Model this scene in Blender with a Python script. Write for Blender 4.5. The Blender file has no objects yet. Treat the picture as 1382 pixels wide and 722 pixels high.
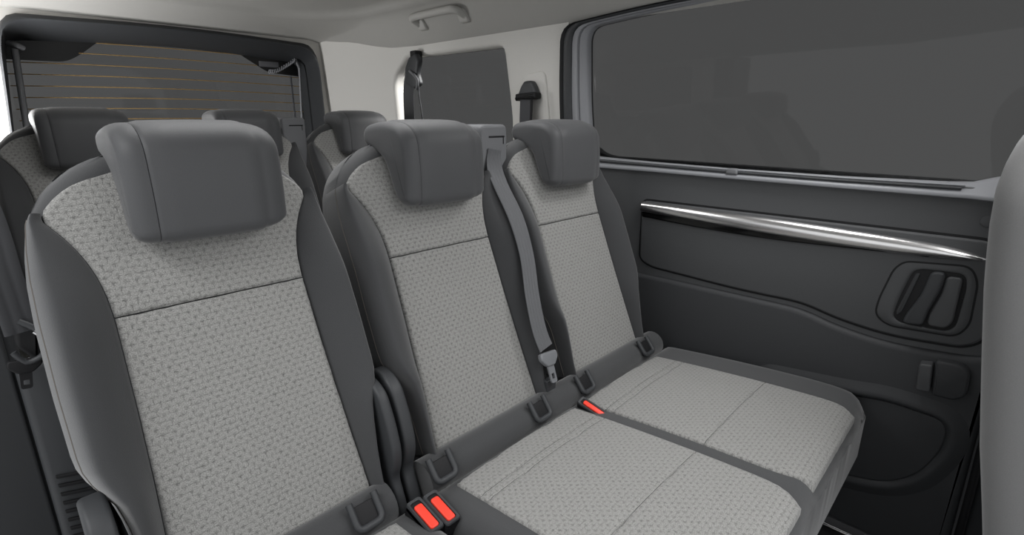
import bpy, bmesh, math
import numpy as np
from mathutils import Vector, Matrix

scn = bpy.context.scene
col = scn.collection

# ------------------------------------------------------------------ camera
cam_d = bpy.data.cameras.new('camera')
cam = bpy.data.objects.new('camera', cam_d)
col.objects.link(cam)
cam.location = (0.0, 0.0, 1.15)
cam.rotation_euler = (math.radians(90 - 16.02), 0, math.radians(-46.2))
cam_d.sensor_width = 36.0
cam_d.lens = 700.0 / 1382.0 * 36.0
cam_d.clip_start = 0.01
scn.camera = cam

# ------------------------------------------------------------------ world and lamps
world = bpy.data.worlds.new('world')
scn.world = world
world.use_nodes = True
bg = world.node_tree.nodes['Background']
bg.inputs['Color'].default_value = (0.97, 0.985, 1.0, 1)
bg.inputs['Strength'].default_value = 1.0


def area(name, loc, target, size, size_y, power, color=(1, 1, 1), spread=180):
    d = bpy.data.lights.new(name, 'AREA')
    d.shape = 'RECTANGLE'
    d.size = size
    d.size_y = size_y
    d.energy = power
    d.color = color
    d.spread = math.radians(spread)
    o = bpy.data.objects.new(name, d)
    col.objects.link(o)
    o.location = loc
    o.rotation_euler = (Vector(target) - Vector(loc)).to_track_quat('-Z', 'Y').to_euler()
    return o


area('softbox_door_opening', (-1.0, 0.45, 2.40), (0.5, 0.8, 0.9), 1.4, 0.6, 24)
area('rear_fill', (0.03, 2.48, 1.10), (1.4, 2.25, 1.25), 0.22, 0.55, 9)  # added fill light for the rear pillars and headliner, not a fitting of the van
area('overhead_fill', (0.65, 1.28, 1.585), (0.65, 1.50, 0.0), 0.9, 0.6, 7.5, spread=150)  # added overhead fill that lifts the last row; no fixture here
area('daylight_right', (2.3, 1.25, 2.1), (1.48, 2.14, 1.25), 0.6, 0.6, 110, spread=50)
area('front_fill', (0.95, -0.1, 1.56), (0.95, 0.30, 0.5), 0.9, 0.5, 7, spread=125)  # unseen fill added to brighten the middle row and its cushions
area('right_fill', (1.31, 0.40, 1.545), (1.12, 0.62, 0.6), 0.10, 0.7, 4.5, spread=125)  # fill strip added out of view to lift the right seat and door

scn.view_settings.view_transform = 'Standard'
scn.view_settings.look = 'None'
scn.view_settings.exposure = 0.0
scn.view_settings.gamma = 1.0
scn.view_settings.use_curve_mapping = False


# ------------------------------------------------------------------ materials
def mat(name, color, rough=0.6, metal=0.0, spec=0.5, bump=0.0, scale=400.0, sheen=0.0, coat=0.0):
    m = bpy.data.materials.new(name)
    m.use_nodes = True
    nt = m.node_tree
    b = nt.nodes['Principled BSDF']
    b.inputs['Base Color'].default_value = (*color, 1)
    b.inputs['Roughness'].default_value = rough
    b.inputs['Metallic'].default_value = metal
    b.inputs['Specular IOR Level'].default_value = spec
    b.inputs['Sheen Weight'].default_value = sheen
    b.inputs['Coat Weight'].default_value = coat
    if bump > 0:
        tc = nt.nodes.new('ShaderNodeTexCoord')
        n = nt.nodes.new('ShaderNodeTexNoise')
        n.inputs['Scale'].default_value = scale
        n.inputs['Detail'].default_value = 3
        bp = nt.nodes.new('ShaderNodeBump')
        bp.inputs['Strength'].default_value = bump
        bp.inputs['Distance'].default_value = 0.001
        nt.links.new(tc.outputs['Object'], n.inputs['Vector'])
        nt.links.new(n.outputs['Fac'], bp.inputs['Height'])
        nt.links.new(bp.outputs['Normal'], b.inputs['Normal'])
        mr = nt.nodes.new('ShaderNodeMix')
        mr.data_type = 'RGBA'
        mr.inputs[6].default_value = (*[c * 0.88 for c in color], 1)
        mr.inputs[7].default_value = (*[min(1, c * 1.12) for c in color], 1)
        nt.links.new(n.outputs['Fac'], mr.inputs[0])
        nt.links.new(mr.outputs[2], b.inputs['Base Color'])
    return m


PU, PV = 0.0142, 0.0180


def weave_mat():
    m = bpy.data.materials.new('woven_fabric')
    m.use_nodes = True
    nt = m.node_tree
    b = nt.nodes['Principled BSDF']
    b.inputs['Roughness'].default_value = 0.85
    b.inputs['Specular IOR Level'].default_value = 0.25
    b.inputs['Sheen Weight'].default_value = 0.25
    N = nt.nodes.new
    L = nt.links.new
    uv = N('ShaderNodeUVMap')
    uv.uv_map = 'UVMap'
    # wobble the coordinates a little so that the threads are not ruled lines
    nz = N('ShaderNodeTexNoise')
    nz.inputs['Scale'].default_value = 160
    nz.inputs['Detail'].default_value = 1
    L(uv.outputs['UV'], nz.inputs['Vector'])
    sub = N('ShaderNodeVectorMath'); sub.operation = 'SUBTRACT'
    sub.inputs[1].default_value = (0.5, 0.5, 0.5)
    L(nz.outputs['Color'], sub.inputs[0])
    sc = N('ShaderNodeVectorMath'); sc.operation = 'SCALE'
    sc.inputs['Scale'].default_value = 0.005
    L(sub.outputs[0], sc.inputs[0])
    add = N('ShaderNodeVectorMath'); add.operation = 'ADD'
    L(uv.outputs['UV'], add.inputs[0])
    L(sc.outputs[0], add.inputs[1])
    br = N('ShaderNodeTexBrick')
    br.offset = 0.5
    br.inputs['Scale'].default_value = 1.0
    br.inputs['Brick Width'].default_value = PU
    br.inputs['Row Height'].default_value = PV / 2
    br.inputs['Mortar Size'].default_value = 0.0013
    br.inputs['Mortar Smooth'].default_value = 1.0
    L(add.outputs[0], br.inputs['Vector'])
    # dark stitches on a staggered lattice
    sx = N('ShaderNodeSeparateXYZ')
    L(add.outputs[0], sx.inputs[0])

    def M(op, a, b=None):
        n_ = N('ShaderNodeMath'); n_.operation = op
        for i, q in enumerate((a, b)):
            if q is None: continue
            if isinstance(q, (int, float)): n_.inputs[i].default_value = q
            else: L(q, n_.inputs[i])
        return n_.outputs[0]
    cu = M('COSINE', M('MULTIPLY', sx.outputs[0], 2 * math.pi / PU))
    cv = M('COSINE', M('MULTIPLY', sx.outputs[1], 2 * math.pi / PV))
    g = M('MULTIPLY', cu, cv)
    st = N('ShaderNodeMapRange'); st.interpolation_type = 'SMOOTHSTEP'
    st.inputs['From Min'].default_value = -0.1
    st.inputs['From Max'].default_value = 1.0
    L(g, st.inputs['Value'])
    # the joints between the stitches come and go
    nb = N('ShaderNodeTexNoise')
    nb.inputs['Scale'].default_value = 210
    L(uv.outputs['UV'], nb.inputs['Vector'])
    brk = N('ShaderNodeMapRange')
    brk.inputs['From Min'].default_value = 0.38
    brk.inputs['From Max'].default_value = 0.62
    L(nb.outputs['Fac'], brk.inputs['Value'])
    mort = M('MULTIPLY', br.outputs['Fac'], brk.outputs[0])
    dark = M('MINIMUM', M('ADD', M('MULTIPLY', mort, 0.55), M('MULTIPLY', st.outputs[0], 0.32)), 1.0)
    cmix = N('ShaderNodeMix'); cmix.data_type = 'RGBA'
    cmix.inputs[6].default_value = (0.262, 0.260, 0.250, 1)
    cmix.inputs[7].default_value = (0.10, 0.099, 0.095, 1)
    L(dark, cmix.inputs[0])
    fine = N('ShaderNodeTexNoise')
    fine.inputs['Scale'].default_value = 620
    fine.inputs['Detail'].default_value = 2
    L(uv.outputs['UV'], fine.inputs['Vector'])
    mx = N('ShaderNodeMix'); mx.data_type = 'RGBA'; mx.blend_type = 'MULTIPLY'
    mx.inputs[0].default_value = 1.0
    rmp = N('ShaderNodeMapRange')
    rmp.inputs['From Min'].default_value = 0.3
    rmp.inputs['From Max'].default_value = 0.7
    rmp.inputs['To Min'].default_value = 0.62
    rmp.inputs['To Max'].default_value = 1.3
    L(fine.outputs['Fac'], rmp.inputs['Value'])
    L(cmix.outputs[2], mx.inputs[6])
    L(rmp.outputs[0], mx.inputs[7])
    L(mx.outputs[2], b.inputs['Base Color'])
    h = N('ShaderNodeMath'); h.operation = 'SUBTRACT'
    L(M('MULTIPLY', fine.outputs['Fac'], 0.6), h.inputs[0])
    L(dark, h.inputs[1])
    bp = N('ShaderNodeBump')
    bp.inputs['Strength'].default_value = 0.55
    bp.inputs['Distance'].default_value = 0.0014
    L(h.outputs[0], bp.inputs['Height'])
    L(bp.outputs['Normal'], b.inputs['Normal'])
    return m


def glass_mat(name, tint):
    m = bpy.data.materials.new(name)
    m.use_nodes = True
    nt = m.node_tree
    nt.nodes.clear()
    out = nt.nodes.new('ShaderNodeOutputMaterial')
    mix = nt.nodes.new('ShaderNodeMixShader')
    lw = nt.nodes.new('ShaderNodeLayerWeight')
    pw = nt.nodes.new('ShaderNodeMath'); pw.operation = 'POWER'
    pw.inputs[1].default_value = 5.0
    nt.links.new(lw.outputs['Facing'], pw.inputs[0])
    fr = nt.nodes.new('ShaderNodeMapRange')
    fr.inputs['To Min'].default_value = 0.025
    fr.inputs['To Max'].default_value = 0.7
    nt.links.new(pw.outputs[0], fr.inputs['Value'])
    tr = nt.nodes.new('ShaderNodeBsdfTransparent')
    tr.inputs['Color'].default_value = (*tint, 1)
    gl = nt.nodes.new('ShaderNodeBsdfGlossy')
    gl.inputs['Roughness'].default_value = 0.03
    gl.inputs['Color'].default_value = (0.45, 0.45, 0.45, 1)
    nt.links.new(fr.outputs[0], mix.inputs[0])
    nt.links.new(tr.outputs[0], mix.inputs[1])
    nt.links.new(gl.outputs[0], mix.inputs[2])
    nt.links.new(mix.outputs[0], out.inputs[0])
    return m


M_weave = weave_mat()
M_dark = mat('dark_seat_cloth', (0.037, 0.038, 0.040), 0.75, spec=0.3, bump=0.35, scale=700, sheen=0.35)
M_head = mat('headrest_leatherette', (0.058, 0.059, 0.062), 0.55, spec=0.35, bump=0.25, scale=900, sheen=0.15)
M_plastic = mat('charcoal_plastic', (0.035, 0.037, 0.04), 0.5, spec=0.4, bump=0.2, scale=1500)
M_door = mat('door_plastic', (0.066, 0.068, 0.071), 0.55, spec=0.4, bump=0.25, scale=1200)
M_doorlow = mat('door_plastic_dark', (0.036, 0.0375, 0.040), 0.6, spec=0.35, bump=0.25, scale=1200)
M_grey = mat('mid_grey_plastic', (0.145, 0.148, 0.155), 0.5, spec=0.4)
M_frame = mat('window_frame_grey', (0.24, 0.245, 0.26), 0.45, spec=0.4)
M_cream = mat('cream_trim', (0.60, 0.588, 0.56), 0.6, spec=0.3, bump=0.12, scale=900)
M_liner = mat('headliner_cloth', (0.385, 0.378, 0.36), 0.95, spec=0.1, bump=0.3, scale=900)
M_black = mat('black_rubber', (0.008, 0.008, 0.009), 0.6, spec=0.3)
M_gloss = mat('gloss_black', (0.004, 0.004, 0.004), 0.12, spec=0.5)
M_handle = mat('handle_plastic', (0.42, 0.412, 0.392), 0.6, spec=0.3)
M_chrome = mat('satin_chrome', (0.75, 0.74, 0.74), 0.24, metal=1.0)
M_steel = mat('steel', (0.55, 0.55, 0.56), 0.3, metal=1.0)
M_red = mat('red_button', (0.85, 0.055, 0.03), 0.4, spec=0.4)
M_belt = mat('belt_webbing', (0.11, 0.112, 0.118), 0.7, spec=0.3, bump=0.4, scale=1500)
M_beltd = mat('belt_webbing_dark', (0.055, 0.056, 0.06), 0.7, spec=0.3, bump=0.4, scale=1500)
M_tongue = mat('tongue_grey', (0.17, 0.175, 0.185), 0.4, spec=0.5)
M_fseat = mat('front_seat_cloth', (0.18, 0.18, 0.18), 0.8, spec=0.25, bump=0.3, scale=700, sheen=0.3)
M_carpet = mat('floor_carpet', (0.02, 0.02, 0.021), 0.95, spec=0.1, bump=0.5, scale=500)
M_glass = glass_mat('privacy_glass', (0.262, 0.261, 0.259))
M_frit = mat('black_frit', (0.006, 0.006, 0.006), 0.4)
M_wire = mat('heater_wire', (0.30, 0.19, 0.07), 0.5)
M_thread = mat('seam_thread', (0.095, 0.085, 0.075), 0.8)
M_white = mat('grey_sticker', (0.12, 0.122, 0.13), 0.5)


# ------------------------------------------------------------------ helpers
def finish(name, verts, faces, m, parent=None, uvs=None, sharp=40, kind=None):
    me = bpy.data.meshes.new(name)
    off = world_loc(parent)
    me.from_pydata([(float(v[0]) - off[0], float(v[1]) - off[1], float(v[2]) - off[2]) for v in verts], [], faces)
    if uvs is not None:
        ul = me.uv_layers.new(name='UVMap')
        for lp in me.loops:
            ul.data[lp.index].uv = (float(uvs[lp.vertex_index][0]), float(uvs[lp.vertex_index][1]))
    bm = bmesh.new()
    bm.from_mesh(me)
    bmesh.ops.recalc_face_normals(bm, faces=bm.faces)
    bm.to_mesh(me)
    bm.free()
    for p in me.polygons:
        p.use_smooth = True
    me.set_sharp_from_angle(angle=math.radians(sharp))
    me.materials.append(m)
    o = bpy.data.objects.new(name, me)
    col.objects.link(o)
    if parent is not None:
        o.parent = parent
    if kind:
        o['kind'] = kind
    return o


def world_loc(o):
    """where the empty at the root of o stands; geometry is written in room coordinates"""
    v = Vector((0, 0, 0))
    while o is not None:
        v += Vector(o.location)
        o = o.parent
    return v


def thing(name, loc, label, cat, group=None):
    o = bpy.data.objects.new(name, None)
    o.empty_display_size = 0.05
    col.objects.link(o)
    o.location = loc
    tag(o, label, cat, group)
    return o


def tag(o, label, cat, group=None):
    o['label'] = label
    o['category'] = cat
    if group:
        o['group'] = group
    return o


def merge(parts):
    V, F = [], []
    for v, f in parts:
        k = len(V)
        V += list(v)
        F += [tuple(i + k for i in q) for q in f]
    return V, F


def roundpoly(pts, r, seg=5):
    """corner-rounded closed 2D polygon; r a number or one per corner"""
    pts = [np.array(p, float) for p in pts]
    n = len(pts)
    out = []
    for i in range(n):
        p, a, b = pts[i], pts[i - 1], pts[(i + 1) % n]
        rr = r[i] if isinstance(r, (list, tuple)) else r
        da, db = a - p, b - p
        la, lb = np.linalg.norm(da), np.linalg.norm(db)
        t = min(rr, la * 0.48, lb * 0.48)
        if t < 1e-5:
            out.append(p)
            continue
        s, e = p + da / la * t, p + db / lb * t
        for k in range(seg + 1):
            q = k / seg
            out.append((1 - q) ** 2 * s + 2 * q * (1 - q) * p + q * q * e)
    return out


def inset(poly, d):
    P = np.array(poly, float)
    n = len(P)
    area2 = sum(P[i][0] * P[(i + 1) % n][1] - P[(i + 1) % n][0] * P[i][1] for i in range(n))
    s = 1 if area2 > 0 else -1
    out = []
    for i in range(n):
        e1 = P[i] - P[i - 1]
        e2 = P[(i + 1) % n] - P[i]
        n1 = np.array([-e1[1], e1[0]]) / (np.linalg.norm(e1) + 1e-12)
        n2 = np.array([-e2[1], e2[0]]) / (np.linalg.norm(e2) + 1e-12)
        m = n1 + n2
        m = m / max(0.5, m @ m / 2) / 1.0
        out.append(P[i] + s * d * m / 1.0 * (1.0 if np.linalg.norm(m) > 0 else 0))
    return np.array(out)


def prism_geo(poly, h0, h1, r, mapf, both=False, seg=4):
    """prism from n=h0 to n=h1 over a 2D outline, top edge rounded by r"""
    rings = []
    if both:
        for k in range(seg + 1):
            a = k / seg * math.pi / 2
            rings.append((inset(poly, r * (1 - math.sin(a))), h0 + r * (1 - math.cos(a))))
    else:
        rings.append((np.array(poly), h0))
    for k in range(seg + 1):
        a = k / seg * math.pi / 2
        rings.append((inset(poly, r * (1 - math.cos(a))), h1 - r + r * math.sin(a)))
    V, F = [], []
    n = len(poly)
    for pl, h in rings:
        for p in pl:
            V.append(mapf(p[0], p[1], h))
    for k in range(len(rings) - 1):
        for i in range(n):
            j = (i + 1) % n
            F.append((k * n + i, k * n + j, (k + 1) * n + j, (k + 1) * n + i))
    F.append(tuple(range(n)))
    F.append(tuple(range((len(rings) - 1) * n, len(rings) * n)))
    return V, F


def prism(name, poly, h0, h1, r, mapf, m, parent=None, both=False, sharp=40):
    V, F = prism_geo(poly, h0, h1, r, mapf, both)
    return finish(name, V, F, m, parent, sharp=sharp)


def box_geo(x0, x1, y0, y1, z0, z1, r=0.004):
    poly = roundpoly([(x0, y0), (x1, y0), (x1, y1), (x0, y1)], r, 3)
    return prism_geo(poly, z0, z1, r * 0.9, lambda a, b, c: (a, b, c), both=True, seg=3)


def box(name, x0, x1, y0, y1, z0, z1, m, parent=None, r=0.004):
    V, F = box_geo(x0, x1, y0, y1, z0, z1, r)
    return finish(name, V, F, m, parent)


def tube_geo(pts, r, n=10, closed=False):
    pts = [Vector(p) for p in pts]
    V, F = [], []
    N = len(pts)
    prev = None
    for i, p in enumerate(pts):
        a = pts[i - 1] if (i > 0 or closed) else p
        b = pts[(i + 1) % N] if (i < N - 1 or closed) else p
        t = (b - a).normalized()
        if prev is None:
            prev = t.orthogonal().normalized()
        prev = (prev - t * prev.dot(t)).normalized()
        q = t.cross(prev)
        rr = r[i] if isinstance(r, (list, tuple)) else r
        for k in range(n):
            th = 2 * math.pi * k / n
            V.append(p + prev * (rr * math.cos(th)) + q * (rr * math.sin(th)))
    for i in range(N if closed else N - 1):
        for k in range(n):
            j = (i + 1) % N
            F.append((i * n + k, i * n + (k + 1) % n, j * n + (k + 1) % n, j * n + k))
    if not closed:
        F.append(tuple(range(n)))
        F.append(tuple(range((N - 1) * n, N * n)))
    return V, F


def tube(name, pts, r, m, parent=None, n=10, closed=False):
    V, F = tube_geo(pts, r, n, closed)
    return finish(name, V, F, m, parent, sharp=50)


def smooth_path(pts, k=6):
    P = [np.array(p, float) for p in pts]
    out = []
    for i in range(len(P) - 1):
        p0, p1, p2, p3 = P[max(i - 1, 0)], P[i], P[i + 1], P[min(i + 2, len(P) - 1)]
        for s in range(k):
            t = s / k
            out.append(0.5 * (2 * p1 + (p2 - p0) * t + (2 * p0 - 5 * p1 + 4 * p2 - p3) * t * t + (3 * p1 - p0 - 3 * p2 + p3) * t ** 3))
    out.append(P[-1])
    return out


def strap(name, pts, sides, width, m, parent=None, thick=0.0022, ribs=5, k=6):
    """a belt: ribbed cross-section swept along a path; sides = width direction at every path point"""
    P = smooth_path(pts, k)
    S = smooth_path(sides, k)
    V, F = [], []
    na = ribs * 6 + 1
    ncs = na * 2
    for i, p in enumerate(P):
        a = P[max(i - 1, 0)]
        b = P[min(i + 1, len(P) - 1)]
        t = Vector(b - a).normalized()
        s = Vector(S[i])
        s = (s - t * s.dot(t)).normalized()
        nn = t.cross(s)
        for j in range(na):
            q = j / (na - 1)
            h = thick / 2 + 0.0011 * abs(math.sin(math.pi * ribs * q))
            if j in (0, na - 1):
                h = 0.0004
            V.append(Vector(p) + s * ((q - 0.5) * width) + nn * h)
        for j in range(na - 1, -1, -1):
            q = j / (na - 1)
            h = thick / 2 if j not in (0, na - 1) else 0.0004
            V.append(Vector(p) + s * ((q - 0.5) * width) - nn * h)
    for i in range(len(P) - 1):
        for j in range(ncs):
            F.append((i * ncs + j, i * ncs + (j + 1) % ncs, (i + 1) * ncs + (j + 1) % ncs, (i + 1) * ncs + j))
    F.append(tuple(range(ncs)))
    F.append(tuple(range((len(P) - 1) * ncs, len(P) * ncs)))
    return finish(name, V, F, m, parent, sharp=60)


def pad(name, rows, surf, r, depth, back, mapf, m, parent=None, nu=28, nv=36, uvoff=(0, 0), rdrop=None):
    """upholstered panel. rows=(v,uLeft,uRight); surf(u,v)=height of its face; edge rolled over with radius r
    down by depth; closed at n=back."""
    rows = np.array(rows, float)
    v0, v1 = rows[0, 0], rows[-1, 0]
    t = 0.5 - 0.5 * np.cos(np.linspace(0, math.pi, nv))
    vs = v0 + (v1 - v0) * t
    s = np.sin(np.linspace(-1, 1, nu) * math.pi / 2)
    L = np.interp(vs, rows[:, 0], rows[:, 1])
    R = np.interp(vs, rows[:, 0], rows[:, 2])
    U = (L[:, None] + R[:, None]) / 2 + s[None, :] * (R - L)[:, None] / 2
    W = np.repeat(vs[:, None], nu, 1)
    # border samples
    dv = np.linspace(v0, v1, 240)
    bl = np.stack([np.interp(dv, rows[:, 0], rows[:, 1]), dv], 1)
    brr = np.stack([np.interp(dv, rows[:, 0], rows[:, 2]), dv], 1)
    top = np.stack([np.linspace(L[-1], R[-1], 60), np.full(60, v1)], 1)
    bot = np.stack([np.linspace(L[0], R[0], 60), np.full(60, v0)], 1)
    B = np.concatenate([bl, brr, top, bot])
    P2 = np.stack([U.ravel(), W.ravel()], 1)
    D = np.full(len(P2), 1e9)
    for k in range(0, len(B), 60):
        D = np.minimum(D, np.sqrt(((P2[:, None] - B[None, k:k + 60]) ** 2).sum(2)).min(1))
    q = np.clip(D / r, 0, 1)
    drop = depth * (1 - np.sqrt(np.clip(1 - (1 - q) ** 2, 0, 1)))
    V, UV = [], []
    for (u, v), d in zip(P2, drop):
        V.append(mapf(u, v, surf(u, v) - d))
        UV.append((u + uvoff[0], v + uvoff[1]))
    F = []
    for i in range(nv - 1):
        for j in range(nu - 1):
            F.append((i * nu + j, i * nu + j + 1, (i + 1) * nu + j + 1, (i + 1) * nu + j))
    ring = [j for j in range(nu)] + [i * nu + nu - 1 for i in range(1, nv)] + \
           [(nv - 1) * nu + j for j in range(nu - 2, -1, -1)] + [i * nu for i in range(nv - 2, 0, -1)]
    k0 = len(V)
    for idx in ring:
        u, v = P2[idx]
        V.append(mapf(u, v, back))
        UV.append((u + uvoff[0], v + uvoff[1]))
    n = len(ring)
    for i in range(n):
        j = (i + 1) % n
        F.append((ring[i], ring[j], k0 + j, k0 + i))
    F.append(tuple(k0 + i for i in range(n)))
    return finish(name, V, F, m, parent, uvs=UV, sharp=55)


def ring_loft(name, rings, m, parent=None, sharp=40, closed_tube=False, kind=None):
    n = len(rings[0])
    V, F = [], []
    for rg in rings:
        V += [tuple(p) for p in rg]
    K = len(rings)
    for k in range(K if closed_tube else K - 1):
        for i in range(n):
            j = (i + 1) % n
            k2 = (k + 1) % K
            F.append((k * n + i, k * n + j, k2 * n + j, k2 * n + i))
    return finish(name, V, F, m, parent, sharp=sharp, kind=kind)


def resample(poly, n, phase_pt=None):
    P = np.array(poly, float)
    P = np.vstack([P, P[:1]])
    d = np.r_[0, np.cumsum(np.linalg.norm(np.diff(P, axis=0), axis=1))]
    t = np.linspace(0, d[-1], n, endpoint=False)
    return np.stack([np.interp(t, d, P[:, 0]), np.interp(t, d, P[:, 1])], 1)


# ------------------------------------------------------------------ room shell
def sstep(a, b, x):
    t = min(1, max(0, (x - a) / (b - a)))
    return t * t * (3 - 2 * t)


def struct(o):
    o['kind'] = 'structure'
    return o


struct(box('floor', -0.25, 1.58, -0.6, 2.86, 0.0, 0.05, M_carpet, r=0.002))

def wallX(y, z):
    """inner face of the side trim, curving in towards the tailgate"""
    t = max(0.0, (y - 2.10) / 0.54)
    x = 1.455 - 0.088 * t ** 1.5
    x -= 0.02 * max(0.0, (z - 1.15) / 0.3)
    return x


# ceiling: cove rising from the walls to a recessed flat centre
def ceiling():
    x0, x1, y0, y1 = -0.03, 1.450, -0.6, 2.66

    def ring(dx, dy, rad, zs, zr):
        X0, X1, Y1 = x0 + dx, x1 - dx, y1 - dy
        base = [(X0, y0)] + [(X1, y0)]
        pts = [(X1, y0)]
        for k in range(1, 14):
            pts.append((X1, y0 + (Y1 - rad - y0) * k / 14))
        for k in range(17):
            a = k / 16 * math.pi / 2
            pts.append((X1 - rad + rad * math.cos(a), Y1 - rad + rad * math.sin(a)))
        for k in range(1, 10):
            pts.append((X1 - rad + (X0 - X1 + 2 * rad) * k / 10, Y1))
        for k in range(17):
            a = math.pi / 2 + k / 16 * math.pi / 2
            pts.append((X0 + rad + rad * math.cos(a), Y1 - rad + rad * math.sin(a)))
        for k in range(1, 14):
            pts.append((X0, Y1 - rad + (y0 - Y1 + rad) * k / 14))
        pts.append((X0, y0))
        out = []
        for (x, y) in pts:
            w = min(1, max(0, (y - 2.0) / 0.6))
            w = w * w * (3 - 2 * w)
            x -= max(0.0, 1.435 - wallX(y, 1.45)) * min(1, max(0, (x - 0.75) / 0.6))
            out.append((x, y, zs * (1 - w) + zr * w))
        return out
    prof = [(0.0, 0.0, 0.02, 1.436, 1.496), (0.012, 0.015, 0.04, 1.444, 1.510), (0.03, 0.05, 0.09, 1.462, 1.528), (0.06, 0.10, 0.18, 1.500, 1.546),
            (0.085, 0.15, 0.26, 1.535, 1.556), (0.105, 0.19, 0.28, 1.556, 1.563), (0.125, 0.22, 0.30, 1.566, 1.568),
            (0.14, 0.245, 0.31, 1.570, 1.572), (0.152, 0.26, 0.31, 1.580, 1.582), (0.165, 0.28, 0.31, 1.590, 1.590),
            (0.19, 0.32, 0.30, 1.594, 1.594), (0.30, 0.5, 0.28, 1.600, 1.600)]
    rings = [ring(*p) for p in prof]
    n = len(rings[0])
    V, F = [], []
    for rg in rings:
        V += rg
    for k in range(len(rings) - 1):
        for i in range(n - 1):
            F.append((k * n + i, k * n + i + 1, (k + 1) * n + i + 1, (k + 1) * n + i))
    k = len(rings) - 1
    F.append(tuple(k * n + i for i in range(n)))
    # outer skin
    t = len(V)
    V += [(x0 - .06, y0, 1.66), (x1 + .1, y0, 1.66), (x1 + .1, y1 + .2, 1.66), (x0 - .06, y1 + .2, 1.66)]
    F.append((t, t + 1, t + 2, t + 3))
    return struct(finish('ceiling', V, F, M_liner, sharp=60))




# right wall behind the door: cream quarter panel with a window hole
ceiling()

Q_OUT = roundpoly([(1.385, 0.98), (1.384, 1.16), (1.412, 1.418), (2.03, 1.424), (2.150, 1.34), (2.155, 1.10), (2.15, 0.98)],
                  [.03, .3, .04, .02, .06, .1, .03], 7)


def wall_right():
    n = 120
    inn = resample(Q_OUT, n)
    c = np.array([1.72, 1.2])
    # outer rectangle points in the same directions
    y0, y1, z0, z1 = 1.125, 2.66, 0.80, 1.56
    out = []
    for p in inn:
        d = p - c
        k = 1e9
        if d[0] > 0: k = min(k, (y1 - c[0]) / d[0])
        if d[0] < 0: k = min(k, (y0 - c[0]) / d[0])
        if d[1] > 0: k = min(k, (z1 - c[1]) / d[1])
        if d[1] < 0: k = min(k, (z0 - c[1]) / d[1])
        out.append(c + d * k)
    out = np.array(out)
    for cr in [(y0, z0), (y1, z0), (y1, z1), (y0, z1)]:
        i = np.argmin(((out - np.array(cr)) ** 2).sum(1))
        out[i] = cr
    rings = []
    for t in np.linspace(0, 1, 14):
        pl = out * (1 - t) + inn * t
        if t > 0.999:
            break
        rings.append([(wallX(y, z), y, z) for y, z in pl])
    # rolled edge and reveal, out to the pane
    for k in range(6):
        a = k / 5 * math.pi / 2
        pl = inset(inn, 0.016 * math.sin(a))
        rings.append([(wallX(p[0], p[1]) + 0.022 * (1 - math.cos(a)), q[0], q[1]) for p, q in zip(inn, pl)])
    pl = inset(inn, 0.017)
    rings.append([(wallX(p[0], p[1]) * 0 + 1.505 - 0.02 * max(0, (p[1] - 1.15) / .3), q[0], q[1]) for p, q in zip(inn, pl)])
    return struct(ring_loft('wall_right', rings, M_cream, sharp=50))


wr = wall_right()
# dark lower quarter trim below the windows
prism('lower_trim', [(1.125, 0.05), (2.66, 0.05), (2.66, 0.83), (1.125, 0.83)], 0.0, 0.05, 0.004,
      lambda a, b, h: (1.50 - h, a, b), M_plastic, wr)
# outer skin of the body side above the quarter window and at the pillar
# raised cream pad behind the belt guide
prism('guide_pad', roundpoly([(1.205, 1.10), (1.335, 1.10), (1.33, 1.30), (1.225, 1.31)], .03), 0, 0.012, 0.008,
      lambda a, b, h: (wallX(a, b) + 0.004 - h, a, b), M_cream, wr)
w2 = finish('window_2', *prism_geo(inset(resample(Q_OUT, 80), -0.012), 0, 0.004, 0.001,
            lambda a, b, h: (1.497 + h - 0.02 * max(0, (b - 1.15) / .3), a, b)), M_glass)
struct(w2)

# rear wall: cream surround of the tailgate opening
R_OUT = roundpoly([(0.105, 0.70), (0.166, 1.40), (0.195, 1.502), (0.75, 1.520), (1.31, 1.500), (1.335, 1.40), (1.345, 0.70)],
                  [.05, .3, .09, .5, .09, .3, .05], 8)


def wall_rear():
    n = 120
    inn = resample(R_OUT, n)
    c = np.array([0.75, 1.1])
    x0, x1, z0, z1 = -0.02, 1.46, 0.05, 1.60
    out = []
    for p in inn:
        d = p - c
        k = 1e9
        if d[0] > 0: k = min(k, (x1 - c[0]) / d[0])
        if d[0] < 0: k = min(k, (x0 - c[0]) / d[0])
        if d[1] > 0: k = min(k, (z1 - c[1]) / d[1])
        if d[1] < 0: k = min(k, (z0 - c[1]) / d[1])
        out.append(c + d * k)
    out = np.array(out)
    for cr in [(x0, z0), (x1, z0), (x1, z1), (x0, z1)]:
        i = np.argmin(((out - np.array(cr)) ** 2).sum(1))
        out[i] = cr
    rings = []
    for t in np.linspace(0, 1, 8):
        pl = out * (1 - t) + inn * t
        rings.append([(p[0], 2.625, p[1]) for p in pl])
    rings.append([(p[0], 2.632, p[1]) for p in inset(inn, -0.004)])
    rings.append([(p[0], 2.80, p[1]) for p in inset(inn, -0.012)])
    return struct(ring_loft('wall_rear', rings, M_cream, sharp=50))


wall_rear()

# rear window: dark padded surround, pane, black printed corners, heater wires
W1 = bpy.data.objects.new('window_1', None)
col.objects.link(W1)
W1.location = (0.75, 2.65, 0.95)
W1['kind'] = 'structure'
n = 140
ro = resample(R_OUT, n)
R_IN = roundpoly([(0.140, 0.90), (0.192, 1.37), (0.205, 1.432), (0.76, 1.462), (1.304, 1.428), (1.312, 1.37), (1.322, 0.90)],
                 [.03, .2, .03, .4, .03, .2, .03], 8)
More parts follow.
